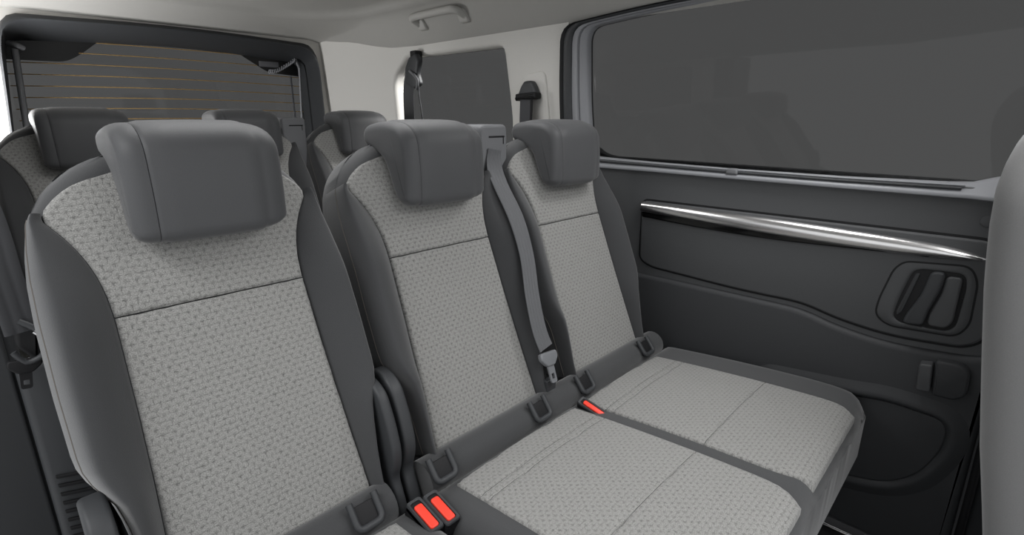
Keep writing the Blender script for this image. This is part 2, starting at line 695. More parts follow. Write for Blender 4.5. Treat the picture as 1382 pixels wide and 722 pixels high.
# same directions from the centre so that the rings match
def match(poly, ref, c):
    Pd = resample(poly, 900)
    ang = np.arctan2(Pd[:, 1] - c[1], Pd[:, 0] - c[0])
    out = []
    for p in ref:
        a = math.atan2(p[1] - c[1], p[0] - c[0])
        dd = np.abs(np.angle(np.exp(1j * (ang - a))))
        out.append(Pd[np.argmin(dd)])
    return np.array(out)


ri = match(R_IN, ro, (0.75, 1.15))
rg = []
for t, y in [(-0.25, 2.66), (-0.08, 2.636), (0.0, 2.622), (0.04, 2.614), (0.10, 2.608), (0.22, 2.604), (0.28, 2.607), (0.32, 2.614), (0.50, 2.650), (0.70, 2.70), (0.86, 2.75), (0.94, 2.785), (1.0, 2.80), (1.0, 2.815)]:
    pl = ro * (1 - t) + ri * t
    rg.append([(p[0], y, p[1]) for p in pl])
ring_loft('surround', rg, M_plastic, W1, sharp=60)
GY = 2.80
prism('pane', resample(roundpoly([(0.12, 0.88), (0.17, 1.48), (1.33, 1.48), (1.34, 0.88)], .03), 60), 0, 0.004, 0.001,
      lambda a, b, h: (a, GY + 0.006 + h, b), M_glass, W1)
prism('frit', roundpoly([(0.17, 1.363), (0.18, 1.475), (0.58, 1.475), (0.481, 1.450), (0.418, 1.398), (0.366, 1.366)], [.002, .002, .002, .02, .05, .04]), 0, 0.0012, 0.0003,
      lambda a, b, h: (a, GY + 0.005 - h, b), M_frit, W1)
prism('frit', roundpoly([(1.33, 1.360), (1.33, 1.475), (0.95, 1.475), (1.025, 1.450), (1.095, 1.408), (1.155, 1.372)], [.002, .002, .002, .02, .05, .04]), 0, 0.0012, 0.0003,
      lambda a, b, h: (a, GY + 0.005 - h, b), M_frit, W1)
for i, (xa, xb) in enumerate([(0.475, 1.045), (0.412, 1.105), (0.185, 1.318), (0.185, 1.318), (0.185, 1.318), (0.185, 1.318), (0.185, 1.318), (0.185, 1.318)]):
    z = 1.440 - 0.0425 * i
    pts = [(x, GY + 0.004, z + 0.008 * (1 - ((x - 0.76) / 0.55) ** 2)) for x in np.linspace(xa, xb, 15)]
    tube('heater_wire', pts, 0.0019, M_wire, W1, n=6)
box('bus_bar', 1.262, 1.272, GY + 0.002, GY + 0.004, 0.98, 1.362, M_white, W1, r=0.0005)
# tailgate trim below the pane
prism('tailgate_panel', roundpoly([(0.16, 0.06), (1.345, 0.06), (1.345, 0.975), (0.16, 0.975)], .02), 0, 0.06, 0.015,
      lambda a, b, h: (a, 2.805 - h, b), M_plastic, W1)

# left side: opening for the sliding door up to the pillar, then trim to the tailgate
def wall_left():
    # upper part: pillar and window rail with a quarter window hole, lower part: dark trim
    Vs, Fs = [], []
    plan = [(-0.17, 1.195), (-0.012, 1.20), (0.0, 1.215), (0.005, 1.45), (0.0, 2.66)]
    return plan


WL = bpy.data.objects.new('wall_left', None)
col.objects.link(WL)
WL.location = (-0.05, 1.9, 0.05)
WL['kind'] = 'structure'
QL = [(1.42, 0.98), (1.42, 1.40), (2.06, 1.40), (2.06, 0.98)]
qi = resample(roundpoly(QL, .05), 80)
def rect_out(ref, c, y0, y1, z0, z1):
    out = []
    for p in ref:
        d = p - np.array(c)
        k = 1e9
        if d[0] > 0: k = min(k, (y1 - c[0]) / d[0])
        if d[0] < 0: k = min(k, (y0 - c[0]) / d[0])
        if d[1] > 0: k = min(k, (z1 - c[1]) / d[1])
        if d[1] < 0: k = min(k, (z0 - c[1]) / d[1])
        out.append(np.array(c) + d * k)
    out = np.array(out)
    for cr in [(y0, z0), (y1, z0), (y1, z1), (y0, z1)]:
        out[np.argmin(((out - np.array(cr)) ** 2).sum(1))] = cr
    return out


qo = rect_out(qi, (1.75, 1.2), 1.20, 2.66, 0.93, 1.55)
rg = [[(-0.012, p[0], p[1]) for p in qo * (1 - t) + qi * t] for t in np.linspace(0, 1, 5)]
rg += [[(-0.03, p[0], p[1]) for p in inset(qi, 0.01)], [(-0.06, p[0], p[1]) for p in inset(qi, 0.012)]]
ring_loft('pillar_trim', rg, M_cream, WL, sharp=50)
prism('quarter_pane', inset(qi, -0.012), 0, 0.004, 0.001, lambda a, b, h: (-0.058 - h, a, b), M_glass, WL)
# lower trim, rounded at the door jamb
box('lower_trim', -0.10, 0.004, 1.20, 2.66, 0.05, 0.935, M_doorlow, WL, r=0.02)
box('jamb_panel', -0.24, -0.012, 1.19, 1.30, 0.05, 1.44, M_doorlow, WL, r=0.006)
box('jamb_cover', -0.009, 0.058, 1.165, 1.218, 0.05, 0.74, M_plastic, WL, r=0.012)
for i in range(10):
    z = 0.515 - i * 0.019
    V, F = prism_geo(roundpoly([(0.004, z), (0.050, z - 0.012), (0.050, z - 0.006), (0.004, z + 0.006)], .002, 2), 0, 0.006, 0.001,
                     lambda a, b, h: (a, 1.166 - h, b))
    finish('vent_slat', V, F, M_black, WL)

# ------------------------------------------------------------------ sliding door
DX = 1.45
D = bpy.data.objects.new('door_1', None)
col.objects.link(D)
D.location = (1.48, 0.53, 0.10)
D['kind'] = 'structure'


def dm(a, b, h):          # door coordinates: along the van, up, inwards
    return (DX - h - 0.03 * max(0.0, (b - 1.0) / 0.45) * 0.6, a, b)


prism('panel', roundpoly([(-0.062, 0.10), (1.118, 0.10), (1.118, 1.012), (-0.062, 1.012)], .02), -0.06, 0.0, 0.004, dm, M_door, D)
# raised upper panel round the pull handle
UP = roundpoly([(0.822, 0.905), (0.818, 0.716), (0.775, 0.700), (0.50, 0.688), (0.335, 0.690), (0.254, 0.668), (0.143, 0.655), (0.01, 0.666),
                (-0.02, 0.69), (-0.03, 0.86), (0.007, 0.905)], [.02, .03, .03, .2, .05, .05, .05, .04, .03, .02, .02], 5)
prism('groove', [tuple(p) for p in inset(UP, -0.006)], -0.002, 0.0006, 0.0002, dm, M_black, D)
prism('upper_panel', UP, -0.002, 0.009, 0.006, dm, M_door, D)
# lower panel with a sloping shoulder that carries the line of the upper one
LOW = roundpoly([(1.11, 0.655), (0.80, 0.672), (0.50, 0.672), (0.335, 0.672), (0.25, 0.648), (0.14, 0.636), (0.01, 0.646), (-0.05, 0.66), (-0.055, 0.11), (1.11, 0.11)],
                [.02, .1, .2, .05, .05, .05, .04, .01, .02, .02], 5)
prism('lower_panel', LOW, -0.002, 0.016, 0.014, dm, M_doorlow, D)
# bright trim strip with gloss black wedge under it
sv = []
ST = [(0.818, 0.903, 0.866), (0.70, 0.903, 0.861), (0.52, 0.901, 0.855), (0.40, 0.899, 0.851), (0.257, 0.894, 0.849), (0.16, 0.891, 0.850), (0.088, 0.887, 0.853), (0.04, 0.880, 0.857), (0.012, 0.872, 0.862), (0.002, 0.868, 0.866)]
ysm = np.linspace(0.818, 0.002, 50)
STn = np.array(ST)[::-1]
rgs = []
for y in ysm:
    zt = np.interp(y, STn[:, 0], STn[:, 1]); zb = np.interp(y, STn[:, 0], STn[:, 2])
    r_ = []
    for k in range(13):
        a = math.pi * k / 12
        r_.append(dm(y, (zt + zb) / 2 + (zt - zb) / 2 * math.cos(a), 0.002 + 0.020 * math.sin(a) * min(1, (zt - zb) / 0.02 + 0.2)))
    rgs.append(r_)
V, F = [], []
for r_ in rgs: V += r_
for i in range(len(rgs) - 1):
    for k in range(12):
        F.append((i * 13 + k, i * 13 + k + 1, (i + 1) * 13 + k + 1, (i + 1) * 13 + k))
F.append(tuple(range(13))); F.append(tuple(range((len(rgs) - 1) * 13, len(rgs) * 13)))
for i in range(len(rgs) - 1):
    F.append((i * 13, (i + 1) * 13, (i + 1) * 13 + 12, i * 13 + 12))
finish('trim_strip', V, F, M_chrome, D, sharp=60)
prism('trim_underside', roundpoly([(0.820, 0.875), (0.818, 0.855), (0.643, 0.846), (0.436, 0.842), (0.24, 0.850), (0.10, 0.856), (0.10, 0.862), (0.45, 0.870)],
                                  [.004, .008, .1, .1, .05, .002, .002, .1]), 0, 0.016, 0.006, dm, M_gloss, D)
# pull handle
BZ = roundpoly([(0.142, 0.836), (0.03, 0.846), (0.014, 0.815), (0.010, 0.72), (0.026, 0.689), (0.148, 0.681), (0.176, 0.70), (0.174, 0.74), (0.158, 0.815)],
               [.03, .03, .02, .03, .03, .03, .02, .03, .03], 5)
HB = bpy.data.objects
prism('handle_groove', [tuple(p) for p in inset(BZ, -0.004)], 0.0, 0.0096, 0.0003, dm, M_black, D)
CUP = roundpoly([(0.122, 0.826), (0.034, 0.830), (0.028, 0.80), (0.030, 0.712), (0.042, 0.696), (0.128, 0.693), (0.143, 0.705), (0.138, 0.75)],
                [.02, .02, .02, .02, .02, .02, .01, .02], 5)
nb = 80
b0 = resample(BZ, nb)
c0 = match(CUP, b0, (0.085, 0.765))
rings = [[dm(p[0], p[1], h) for p in pl] for pl, h in [
    (b0, 0.004), (b0, 0.010), (inset(b0, 0.003), 0.012), (b0 * 0.25 + c0 * 0.75, 0.0125), (b0 * 0.06 + c0 * 0.94, 0.0115), (c0, 0.009), (inset(c0, 0.002), -0.001), (inset(c0, 0.003), 0.0)]]
bez = ring_loft('handle_bezel', rings, M_door, D, sharp=50)
prism('handle_cup', [tuple(p) for p in inset(c0, -0.001)], 0.0, 0.0099, 0.0003, dm, M_black, D)
prism('handle_lever', roundpoly([(0.092, 0.826), (0.066, 0.829), (0.068, 0.79), (0.082, 0.73), (0.084, 0.700), (0.122, 0.697), (0.120, 0.715), (0.100, 0.77)], .012), 0.004, 0.026, 0.005, dm, M_plastic, D)
prism('handle_block', roundpoly([(0.064, 0.820), (0.037, 0.822), (0.036, 0.72), (0.046, 0.703), (0.078, 0.702), (0.079, 0.725), (0.066, 0.78)], .010), 0.004, 0.020, 0.004, dm, M_door, D)
prism('handle_rail', roundpoly([(0.118, 0.815), (0.110, 0.816), (0.128, 0.72), (0.136, 0.71), (0.138, 0.72)], .004), 0.004, 0.013, 0.0012, dm, M_doorlow, D)
# cup-shaped stop with clip
prism('stop_cover', roundpoly([(0.048, 0.632), (0.004, 0.636), (-0.014, 0.622), (-0.016, 0.568), (0.0, 0.551), (0.041, 0.549)], [.008, .02, .02, .02, .02, .006], 5), 0.01, 0.040, 0.006, dm, M_doorlow, D)
prism('stop_clip', roundpoly([(0.074, 0.617), (0.050, 0.622), (0.044, 0.556), (0.070, 0.553)], .006, 4), 0.01, 0.044, 0.004, dm, M_door, D)
# lower pocket: raised rim and its cover
PK = roundpoly([(0.40, 0.470), (0.192, 0.492), (0.120, 0.506), (0.01, 0.500), (-0.012, 0.474), (-0.012, 0.415), (0.02, 0.325), (0.08, 0.268), (0.19, 0.240), (0.40, 0.25)],
               [.03, .1, .05, .03, .02, .05, .06, .06, .06, .03], 5)
pk = resample(PK, 90)
prism('pocket_cover', [tuple(p) for p in inset(pk, 0.012)], 0.01, 0.0185, 0.003, dm, M_doorlow, D)
rings = [[dm(p[0], p[1], h) for p in inset(pk, d)] for d, h in [(-0.030, 0.0155), (-0.020, 0.019), (-0.010, 0.024), (-0.002, 0.027), (0.005, 0.026), (0.010, 0.021), (0.0115, 0.016)]]
ring_loft('pocket_rim', rings, M_doorlow, D, sharp=60)
# weather seal at the front edge
tube('front_seal', smooth_path([(1.445, -0.066, 0.06), (1.440, -0.066, 0.30), (1.440, -0.060, 0.6)], 4), 0.008, M_black, D, n=8)

# door window: black rubber, grey frame, pane, blind rail
WO = roundpoly([(-0.10, 0.998), (1.090, 0.998), (1.150, 1.10), (1.155, 1.25), (1.150, 1.438), (0.86, 1.458), (0.30, 1.472), (-0.10, 1.48)],
               [.02, .02, .05, .05, .055, .2, .2, .02], 8)
WG = roundpoly([(-0.02, 1.020), (0.98, 1.030), (1.030, 1.046), (1.047, 1.20), (1.052, 1.424), (0.86, 1.438), (0.30, 1.452), (-0.03, 1.455)],
               [.06, .06, .02, .06, .045, .2, .2, .05], 8)
nw = 160
wo = resample(WO, nw)
wg = match(WG, wo, (0.5, 1.24))


def wring(t, h, extra=0):
    pl = wo * (1 - t) + wg * t
    return [dm(p[0], p[1], h - 0.035 * sstep(1.075, 1.045, p[1])) for p in pl]


# black rubber only runs above the sill
ring_loft('rubber_seal', [wring(0.0, -0.06), wring(0.0, 0.004), wring(0.06, 0.016), wring(0.16, 0.012), wring(0.20, 0.0), wring(0.2, -0.03)], M_black, D, sharp=60)
ring_loft('dark_frame', [wring(0.16, -0.03), wring(0.16, 0.010), wring(0.20, 0.013), wring(0.40, 0.011), wring(0.45, 0.006), wring(0.47, -0.004), wring(0.47, -0.03)], M_plastic, D, sharp=60)
ring_loft('window_frame', [wring(0.44, -0.03), wring(0.44, 0.001), wring(0.48, 0.006), wring(0.66, 0.004), wring(0.69, -0.006), wring(0.71, -0.008), wring(0.73, 0.0), wring(0.94, -0.004), wring(0.98, -0.010), wring(1.0, -0.02), wring(1.0, -0.034)], M_frame, D, sharp=60)
prism('window_pane', [tuple(p) for p in inset(wg, -0.012)], -0.030, -0.026, 0.001, dm, M_glass, D)
# sill moulding below the pane and the blind rail on it
SY = [(1.11, 0.998, 1.034), (0.96, 0.998, 1.027), (0.80, 0.998, 1.022), (0.55, 0.995, 1.017), (0.30, 0.993, 1.016), (0.10, 0.992, 1.019), (0.06, 0.992, 1.022), (0.02, 0.990, 1.036), (-0.06, 0.988, 1.046)]
V, F = [], []
for y, zb, zt in SY:
    d = zt - zb
    for h, z in [(-0.03, zb - 0.004), (0.006, zb - 0.004), (0.012, zb - 0.002), (0.0135, zb + 0.003), (0.011, zb + 0.007), (-0.006, zb + d * 0.72), (-0.010, zb + d * 0.92), (-0.016, zt), (-0.03, zt)]:
        V.append(dm(y, z, h))
for i in range(len(SY) - 1):
    for k in range(9):
        F.append((i * 9 + k, i * 9 + (k + 1) % 9, (i + 1) * 9 + (k + 1) % 9, (i + 1) * 9 + k))
F.append(tuple(range(9))); F.append(tuple(range((len(SY) - 1) * 9, len(SY) * 9)))
finish('window_sill', V, F, M_frame, D, sharp=50)
tube('blind_rail', [dm(1.08, 1.0185, 0.006), dm(0.80, 1.014, 0.006), dm(0.555, 1.010, 0.006), dm(0.30, 1.008, 0.006), dm(0.075, 1.009, 0.006)], 0.0034, M_plastic, D, n=10)
tube('blind_bead', [dm(1.08, 1.025, 0.002), dm(0.80, 1.020, 0.002), dm(0.555, 1.016, 0.002), dm(0.30, 1.014, 0.002), dm(0.07, 1.015, 0.002)], 0.0026, M_frame, D, n=8)
prism('rail_clip', roundpoly([(0.538, 1.004), (0.572, 1.004), (0.568, 1.020), (0.542, 1.020)], .005, 3), -0.005, 0.014, 0.004, dm, M_grey, D)
prism('screw_cap', [(0.022 + 0.012 * math.cos(a), 0.945 + 0.012 * math.sin(a)) for a in np.linspace(0, 2 * math.pi, 20, endpoint=False)], -0.001, 0.002, 0.001, dm, M_door, D)

# door jamb in front of the sliding door
struct(box('wall_front_right', 1.462, 1.56, -0.40, -0.072, 0.05, 1.62, M_plastic, r=0.01))

# sill plate
tr = struct(box('trim_1', 1.36, 1.462, -0.10, 1.12, 0.05, 0.068, M_black, r=0.003))
tube('tread_strip', [(1.452, -0.1, 0.072), (1.452, 0.5, 0.072), (1.452, 1.1, 0.072)], 0.004, M_chrome, tr, n=8)


# ------------------------------------------------------------------ seats
UPV = np.array([0.0, 0.3655, 0.9308])
NV = np.array([0.0, -0.9308, 0.3655])
SEAT = 0.24
B0 = np.array([0.0, 0.727, 0.525])

WF_V = [-0.012, 0.06, 0.15, 0.25, 0.384, 0.42, 0.445, 0.47, 0.49, 0.51, 0.522, 0.532, 0.545, 0.560, 0.572, 0.582, 0.590, 0.597, 0.602]
WF_W = [0.152, 0.148, 0.143, 0.139, 0.136, 0.138, 0.142, 0.149, 0.157, 0.168, 0.176, 0.182, 0.180, 0.168, 0.155, 0.140, 0.121, 0.094, 0.050]
WO_V = [-0.02, 0.06, 0.11, 0.145, 0.165, 0.20, 0.30, 0.40, 0.46, 0.50, 0.535, 0.56, 0.58, 0.60, 0.615, 0.626, 0.634, 0.639]
WO_W = [0.172, 0.178, 0.184, 0.192, 0.206, 0.217, 0.218, 0.216, 0.212, 0.206, 0.198, 0.187, 0.174, 0.154, 0.132, 0.106, 0.07, 0.03]


def wf(v): return float(np.interp(v, WF_V, WF_W))
def wo_(v): return float(np.interp(v, WO_V, WO_W))


def seat_map(c):
    def f(u, v, n):
        p = B0 + UPV * v + NV * n
        return (c + u, p[1], p[2])
    return f


def bolster(parent, c, side):
    """padded side wing: rises from the cloth edge, rounds over and runs back to the shell"""
    mp = seat_map(c)
    nv, nu = 44, 26
    vs = -0.012 + (0.542 + 0.012) * (0.5 - 0.5 * np.cos(np.linspace(0, math.pi, nv)))
    V, UV = [], []
    for v in vs:
        a, b = wf(v), wo_(v)
        h = 0.036 * sstep(0.545, 0.36, v) * (0.45 + 0.55 * sstep(-0.02, 0.16, v)) + 0.002
        for j in range(nu):
            s = j / (nu - 1)
            if s < 0.5:
                q = s / 0.5
                nn = -0.006 + (h + 0.006) * (1 - (1 - q) ** 2.0)
                w = a + (b - a) * 0.72 * q
            else:
                q = (s - 0.5) / 0.5
                th = q * math.pi / 2
                w = a + (b - a) * (0.72 + 0.28 * math.sin(th))
                nn = h - (h + 0.075) * (1 - math.cos(th)) ** 1.0
            V.append(mp(side * w, v, nn))
            UV.append((side * w, v))
    F = []
    for i in range(nv - 1):
        for j in range(nu - 1):
            F.append((i * nu + j, i * nu + j + 1, (i + 1) * nu + j + 1, (i + 1) * nu + j))
    # close at the back
    k0 = len(V)
    for v in vs:
        V.append(mp(side * wf(v), v, -0.074))
        UV.append((0, v))
    for i in range(nv - 1):
        F.append((i * nu, (i + 1) * nu, k0 + i + 1, k0 + i))
        F.append((i * nu + nu - 1, (i + 1) * nu + nu - 1, k0 + i + 1, k0 + i))
    F.append(tuple([j for j in range(nu)] + [k0]))
    F.append(tuple([(nv - 1) * nu + j for j in range(nu)] + [k0 + nv - 1]))
    o = finish('side_bolster', V, F, M_dark, parent, uvs=UV, sharp=70)
    jj = int(nu * 0.78)
    tube('piping', [V[i * nu + jj] for i in range(2, nv - 1)], 0.0011, M_thread, o, n=5)
    return o


HR_PROF = [(0.848, 0.985), (0.846, 1.05), (0.854, 1.118), (0.886, 1.141), (0.95, 1.146), (1.006, 1.138), (1.018, 1.114), (1.006, 1.092),
           (0.965, 1.082), (0.935, 1.062), (0.918, 1.02), (0.903, 0.990), (0.880, 0.976)]


def headrest(parent, c):
    prof = roundpoly(HR_PROF, [.012, .05, .03, .03, .04, .016, .014, .01, .02, .02, .03, .012, .015], 4)
    prof = resample(prof, 72)
    w = 0.108
    secs = []
    r = 0.025
    for k in range(8):
        a = k / 7 * math.pi / 2
        secs.append((-w + r * (1 - math.cos(a)), r * (1 - math.sin(a)) * 0.75))
    # stitched seam a little in from the left edge
    for x, d in [(0.0285, 0.0), (0.0293, 0.0020), (0.0301, 0.0), (0.036, -0.0006)]:
        secs.append((-w + x, d))
    secs += [(x, -0.001 - 0.003 * (1 - (x / w) ** 2)) for x in np.linspace(-w + 0.045, w - 0.045, 9)]
    r = 0.040
    for k in range(9):
        a = math.pi / 2 * (1 - k / 8)
        secs.append((w - r * (1 - math.cos(a)), r * (1 - math.sin(a)) * 0.6))
    rings = [[(c + x, p[0], p[1]) for p in inset(prof, d)] for x, d in secs]
    n = len(prof)
    V, F = [], []
    for rg in rings: V += rg
    for k in range(len(rings) - 1):
        for i in range(n):
            j = (i + 1) % n
            F.append((k * n + i, k * n + j, (k + 1) * n + j, (k + 1) * n + i))
    F.append(tuple(range(n)))
    F.append(tuple(range((len(rings) - 1) * n, len(rings) * n)))
    o = finish('headrest', V, F, M_head, parent, sharp=65)
    for x in (-0.05, 0.05):
        V, F = tube_geo([(c + x, 0.968, 1.03), (c + x, 0.985, 1.10)], 0.006, 10)
        finish('headrest_post', V, F, M_steel, o)
    return o


def backrest(parent, c):
    mp = seat_map(c)
    rows = [(v, -w, w) for v, w in zip(WO_V, WO_W)]
    rows = [(v, -w + 0.002, w - 0.002) for v, w in zip(WO_V, WO_W)]
    pad('backrest_shell', rows, lambda u, v: -0.007, 0.034, 0.040, -0.095, mp, M_dark, parent, nu=40, nv=60)
    lo = [(v, -wf(v) + 0.0012, wf(v) - 0.0012) for v in np.linspace(-0.010, 0.383, 24)]
    hi = [(v, -wf(v) + 0.0012, wf(v) - 0.0012) for v in list(np.linspace(0.385, 0.50, 8)) + list(np.linspace(0.51, 0.602, 24))]
    sf = lambda u, v: 0.004 * (1 - (u / 0.16) ** 2) - 0.010 * sstep(0.50, 0.61, v)
    pad('lower_panel', lo, sf, 0.0045, 0.010, -0.012, mp, M_weave, parent, nu=30, nv=34, uvoff=(c, 0))
    pad('upper_panel', hi, sf, 0.0045, 0.010, -0.022, mp, M_weave, parent, nu=36, nv=34, uvoff=(c, 0))
    for s in (-1, 1):
        bolster(parent, c, s)
    headrest(parent, c + 0.012)


def cushion_map(x, v, n):
    """v runs forward from the back edge"""
    return (x, 0.690 - v, 0.470 + 0.078 * v + n)


def cushion_surf(mid, half, vmax):
    def f(u, v):
        s = 0.0
        s -= 0.030 * sstep(vmax - 0.055, vmax + 0.02, v) ** 1.5
        s += 0.008 * (1 - ((u - mid) / half) ** 2)
        s += 0.006 * math.sin(math.pi * min(1, max(0, v / vmax)))
        return s
    return f


def cushion(parent, x0, x1, panels):
    mid, half, vmax = (x0 + x1) / 2, (x1 - x0) / 2, 0.545
    rows = [(0.0, x0 + 0.01, x1 - 0.01), (0.012, x0 + 0.003, x1 - 0.003), (0.03, x0, x1), (0.42, x0, x1), (0.47, x0 + 0.004, x1 - 0.004),
            (0.51, x0 + 0.016, x1 - 0.016), (0.533, x0 + 0.034, x1 - 0.034), (0.545, x0 + 0.062, x1 - 0.062)]
    base = cushion_surf(mid, half * 1.6, vmax)
    pad('cushion_shell', rows, lambda u, v: base(u, v) - 0.003, 0.036, 0.036, -0.15, cushion_map, M_dark, parent, nu=60, nv=40)
    for (a, b) in panels:
        for (va, vb) in [(0.035, 0.098), (0.0995, 0.118), (0.1195, 0.335), (0.3365, 0.535)]:
            rw = []
            for v in np.linspace(va, vb, 14):
                q = 0.0
                if v > 0.45:
                    q = 0.03 * ((v - 0.45) / 0.085) ** 2.2
                rw.append((v, a + q * 0.7, b - q * 0.7))
            m_ = (a + b) / 2
            hf = (b - a) / 2
            pad('seat_panel', rw, lambda u, v: base(u, v) + 0.0025 + 0.0045 * (1 - ((u - m_) / hf) ** 2), 0.0045, 0.009, -0.035, cushion_map,
                M_weave, parent, nu=24, nv=14, uvoff=(0, 0.003))


def rear_bar(parent, x0, x1, brackets):
    V, F = tube_geo([(x, 0.706, 0.487) for x in np.linspace(x0, x1, 8)], 0.037, 20)
    finish('rear_bar', V, F, M_dark, parent, sharp=60)
    for x in brackets:
        b = bracket(parent, x)


def bracket(parent, x):
    w = 0.023
    path = roundpoly([(-w, 0.035), (-w, -0.012), (w, -0.012), (w, 0.035)], [0, .012, .012, 0], 4)
    # tilt: lies on the upper front of the bar
    t = np.array([0.0, 0.62, 0.78])     # along the arms, up and back
    o = np.array([x, 0.668, 0.510])
    pts = [o + np.array([p[0], 0, 0]) + t * p[1] for p in path]
    b = tube('anchor_bracket', pts, 0.0064, M_plastic, parent, n=8)
    nn = np.array([0.0, -0.78, 0.62])
    poly = roundpoly([(-w, -0.012), (w, -0.012), (w, 0.026), (-w, 0.026)], .006, 3)
    prism('bracket_pocket', poly, -0.012, -0.001, 0.001, lambda a, c_, h: tuple(o + np.array([a, 0, 0]) + t * c_ + nn * h), M_black, b)
    return b


HINGE = roundpoly([(0.800, 0.700), (0.765, 0.700), (0.732, 0.684), (0.708, 0.630), (0.695, 0.580), (0.698, 0.548), (0.710, 0.520), (0.690, 0.470), (0.672, 0.400), (0.78, 0.400), (0.80, 0.52)],
                  [.02, .02, .02, .03, .02, .02, .015, .03, .01, .01, .03], 4)


def hinge(parent, xa, xb, dy=0.0, dz=0.0):
    return prism('hinge_cover', [(p[0] + dy, p[1] + dz) for p in HINGE], xa, xb, 0.007, lambda a, b, h: (h, a, b), M_plastic, parent, both=True)


def leg_pair(parent, xs):
    for x in xs:
        prism('leg', roundpoly([(0.64, 0.34), (0.70, 0.34), (0.74, 0.055), (0.60, 0.055)], .02), x - 0.02, x + 0.02, 0.006, lambda a, b, h: (h, a, b), M_plastic, parent, both=True)
        prism('leg', roundpoly([(0.22, 0.34), (0.28, 0.34), (0.30, 0.055), (0.20, 0.055)], .02), x - 0.02, x + 0.02, 0.006, lambda a, b, h: (h, a, b), M_plastic, parent, both=True)


def tower(parent, x):
    """belt outlet beside the middle headrest"""
    poly = roundpoly([(x - 0.046, 0.90), (x + 0.046, 0.90), (x + 0.046, 1.136), (x - 0.046, 1.136)], [.005, .005, .016, .016], 4)
    o = prism('belt_tower', poly, 0.955, 1.04, 0.008, lambda a, b, h: (a, 1.995 - h, b), M_grey, parent, both=True)
    box('belt_slot', x - 0.020, x + 0.034, 0.9535, 0.957, 1.1045, 1.1085, M_black, o, r=0.0004)
    box('slot_tick', x + 0.0295, x + 0.0315, 0.9535, 0.957, 1.088, 1.105, M_black, o, r=0.0004)
    return o


def single_seat():
    t = thing('passenger_seat', (SEAT, 0.42, 0.05), '', 'seat', 'grey cloth rear seats')
    backrest(t, SEAT)
    cushion(t, 0.035, 0.452, [(0.085, 0.395)])
    rear_bar(t, 0.06, 0.41, [0.075, 0.352])
    hinge(t, 0.424, 0.444)
    hinge(t, 0.014, 0.044, 0.0, -0.02)
    leg_pair(t, (0.09, 0.39))
    return t


def double_seat():
    t = thing('double_seat', (SEAT + 0.675, 0.42, 0.05), '', 'seat', 'grey cloth rear seats')
    for k in (1, 2):
        backrest(t, SEAT + 0.45 * k)
    cushion(t, 0.466, 1.424, [(0.530, 0.902), (0.936, 1.296)])
    rear_bar(t, 0.486, 1.36, [0.515, 0.797, 0.968, 1.262])
    hinge(t, 0.454, 0.480, 0.008, 0.0)
    tower(t, 0.933)
    leg_pair(t, (0.56, 0.92, 1.28))
    return t


def copy_tree(o, parent=None):
    c = o.copy()
    col.objects.link(c)
    c.parent = parent
    for ch in list(o.children):
        copy_tree(ch, c)
    return c


s1 = single_seat()
s1['label'] = 'nearest single seat with its large headrest, at the left front of the middle row'
s2 = double_seat()
s2['label'] = 'double bench seat of the middle row beside the sliding door, wide cloth cushion in view'
ROW = Vector((0.014, 1.08, 0.034))
s3 = copy_tree(s1)
s3.location = s1.location + ROW
s3['label'] = 'single seat of the last row at the left edge, partly hidden by the nearest seat'
s4 = copy_tree(s2)
s4.location = s2.location + ROW
s4['label'] = 'mostly hidden double seat of the last row, headrests before the rear window and cream pillar'
for ch in s4.children:
    if ch.name.startswith('belt_tower'):
        ch.location = (-0.035, 0, -0.016)
for s in (s3, s4):
    # plinth under the last row
    x0, x1 = (0.06, 0.42) if s is s3 else (0.52, 1.33)
    box('plinth', x0 + .006, x1 + .006, 1.26, 1.86, 0.05, 0.091, M_plastic, s, r=0.004)


# ------------------------------------------------------------------ seat belts
X1 = (1, 0, 0)
b = thing('middle_seat_belt', (0.93, 0.95, 1.08), 'grey ribbed belt running down from the outlet between the middle and right backrests', 'seat belt')
pts = [(0.930, 0.9520, 1.075), (0.926, 0.9510, 1.055), (0.915, 0.934, 1.025), (0.894, 0.893, 0.992), (0.889, 0.838, 0.920), (0.884, 0.799, 0.838), (0.866, 0.764, 0.749), (0.861, 0.737, 0.674), (0.867, 0.720, 0.630)]
sd = [(1, 0, 0), (1, 0, 0), (1, -.15, -.1), (1, -.2, -.15), (1, -.1, 0), (1, 0, 0), (1, 0, 0), (1, 0, 0), (1, 0, 0)]
strap('webbing', pts, sd, 0.047, M_belt, b)


def tongue(parent, o, t, s, scale=1.0, m=M_tongue):
    """belt tongue: plastic head, metal plate with its hole; t points along the belt to the tip"""
    o, t, s = Vector(o), Vector(t).normalized(), Vector(s).normalized()
    nn = s.cross(t).normalized()
    def mp(a, b_, h): return tuple(o + s * (a * scale) + t * (b_ * scale) + nn * (h * scale))
    head = roundpoly([(-0.030, -0.008), (0.030, -0.008), (0.032, 0.008), (0.014, 0.026), (-0.014, 0.026), (-0.032, 0.008)], .006, 3)
    h = prism('tongue', head, -0.006, 0.007, 0.004, mp, m, parent, both=True)
    n_ = 40
    op = resample(roundpoly([(-0.0115, 0.022), (0.0115, 0.022), (0.0105, 0.066), (-0.0105, 0.066)], [.001, .001, .005, .005], 3), n_)
    ip = match(roundpoly([(-0.0055, 0.044), (0.0055, 0.044), (0.0055, 0.057), (-0.0055, 0.057)], .002, 3), op, (0, 0.05))
    ring_loft('tongue_plate', [[mp(p[0], p[1], q) for p in pl] for pl, q in [(op, -0.0015), (op, 0.0025), (ip, 0.0025), (ip, -0.0015)]], m, h, closed_tube=True)
    return h


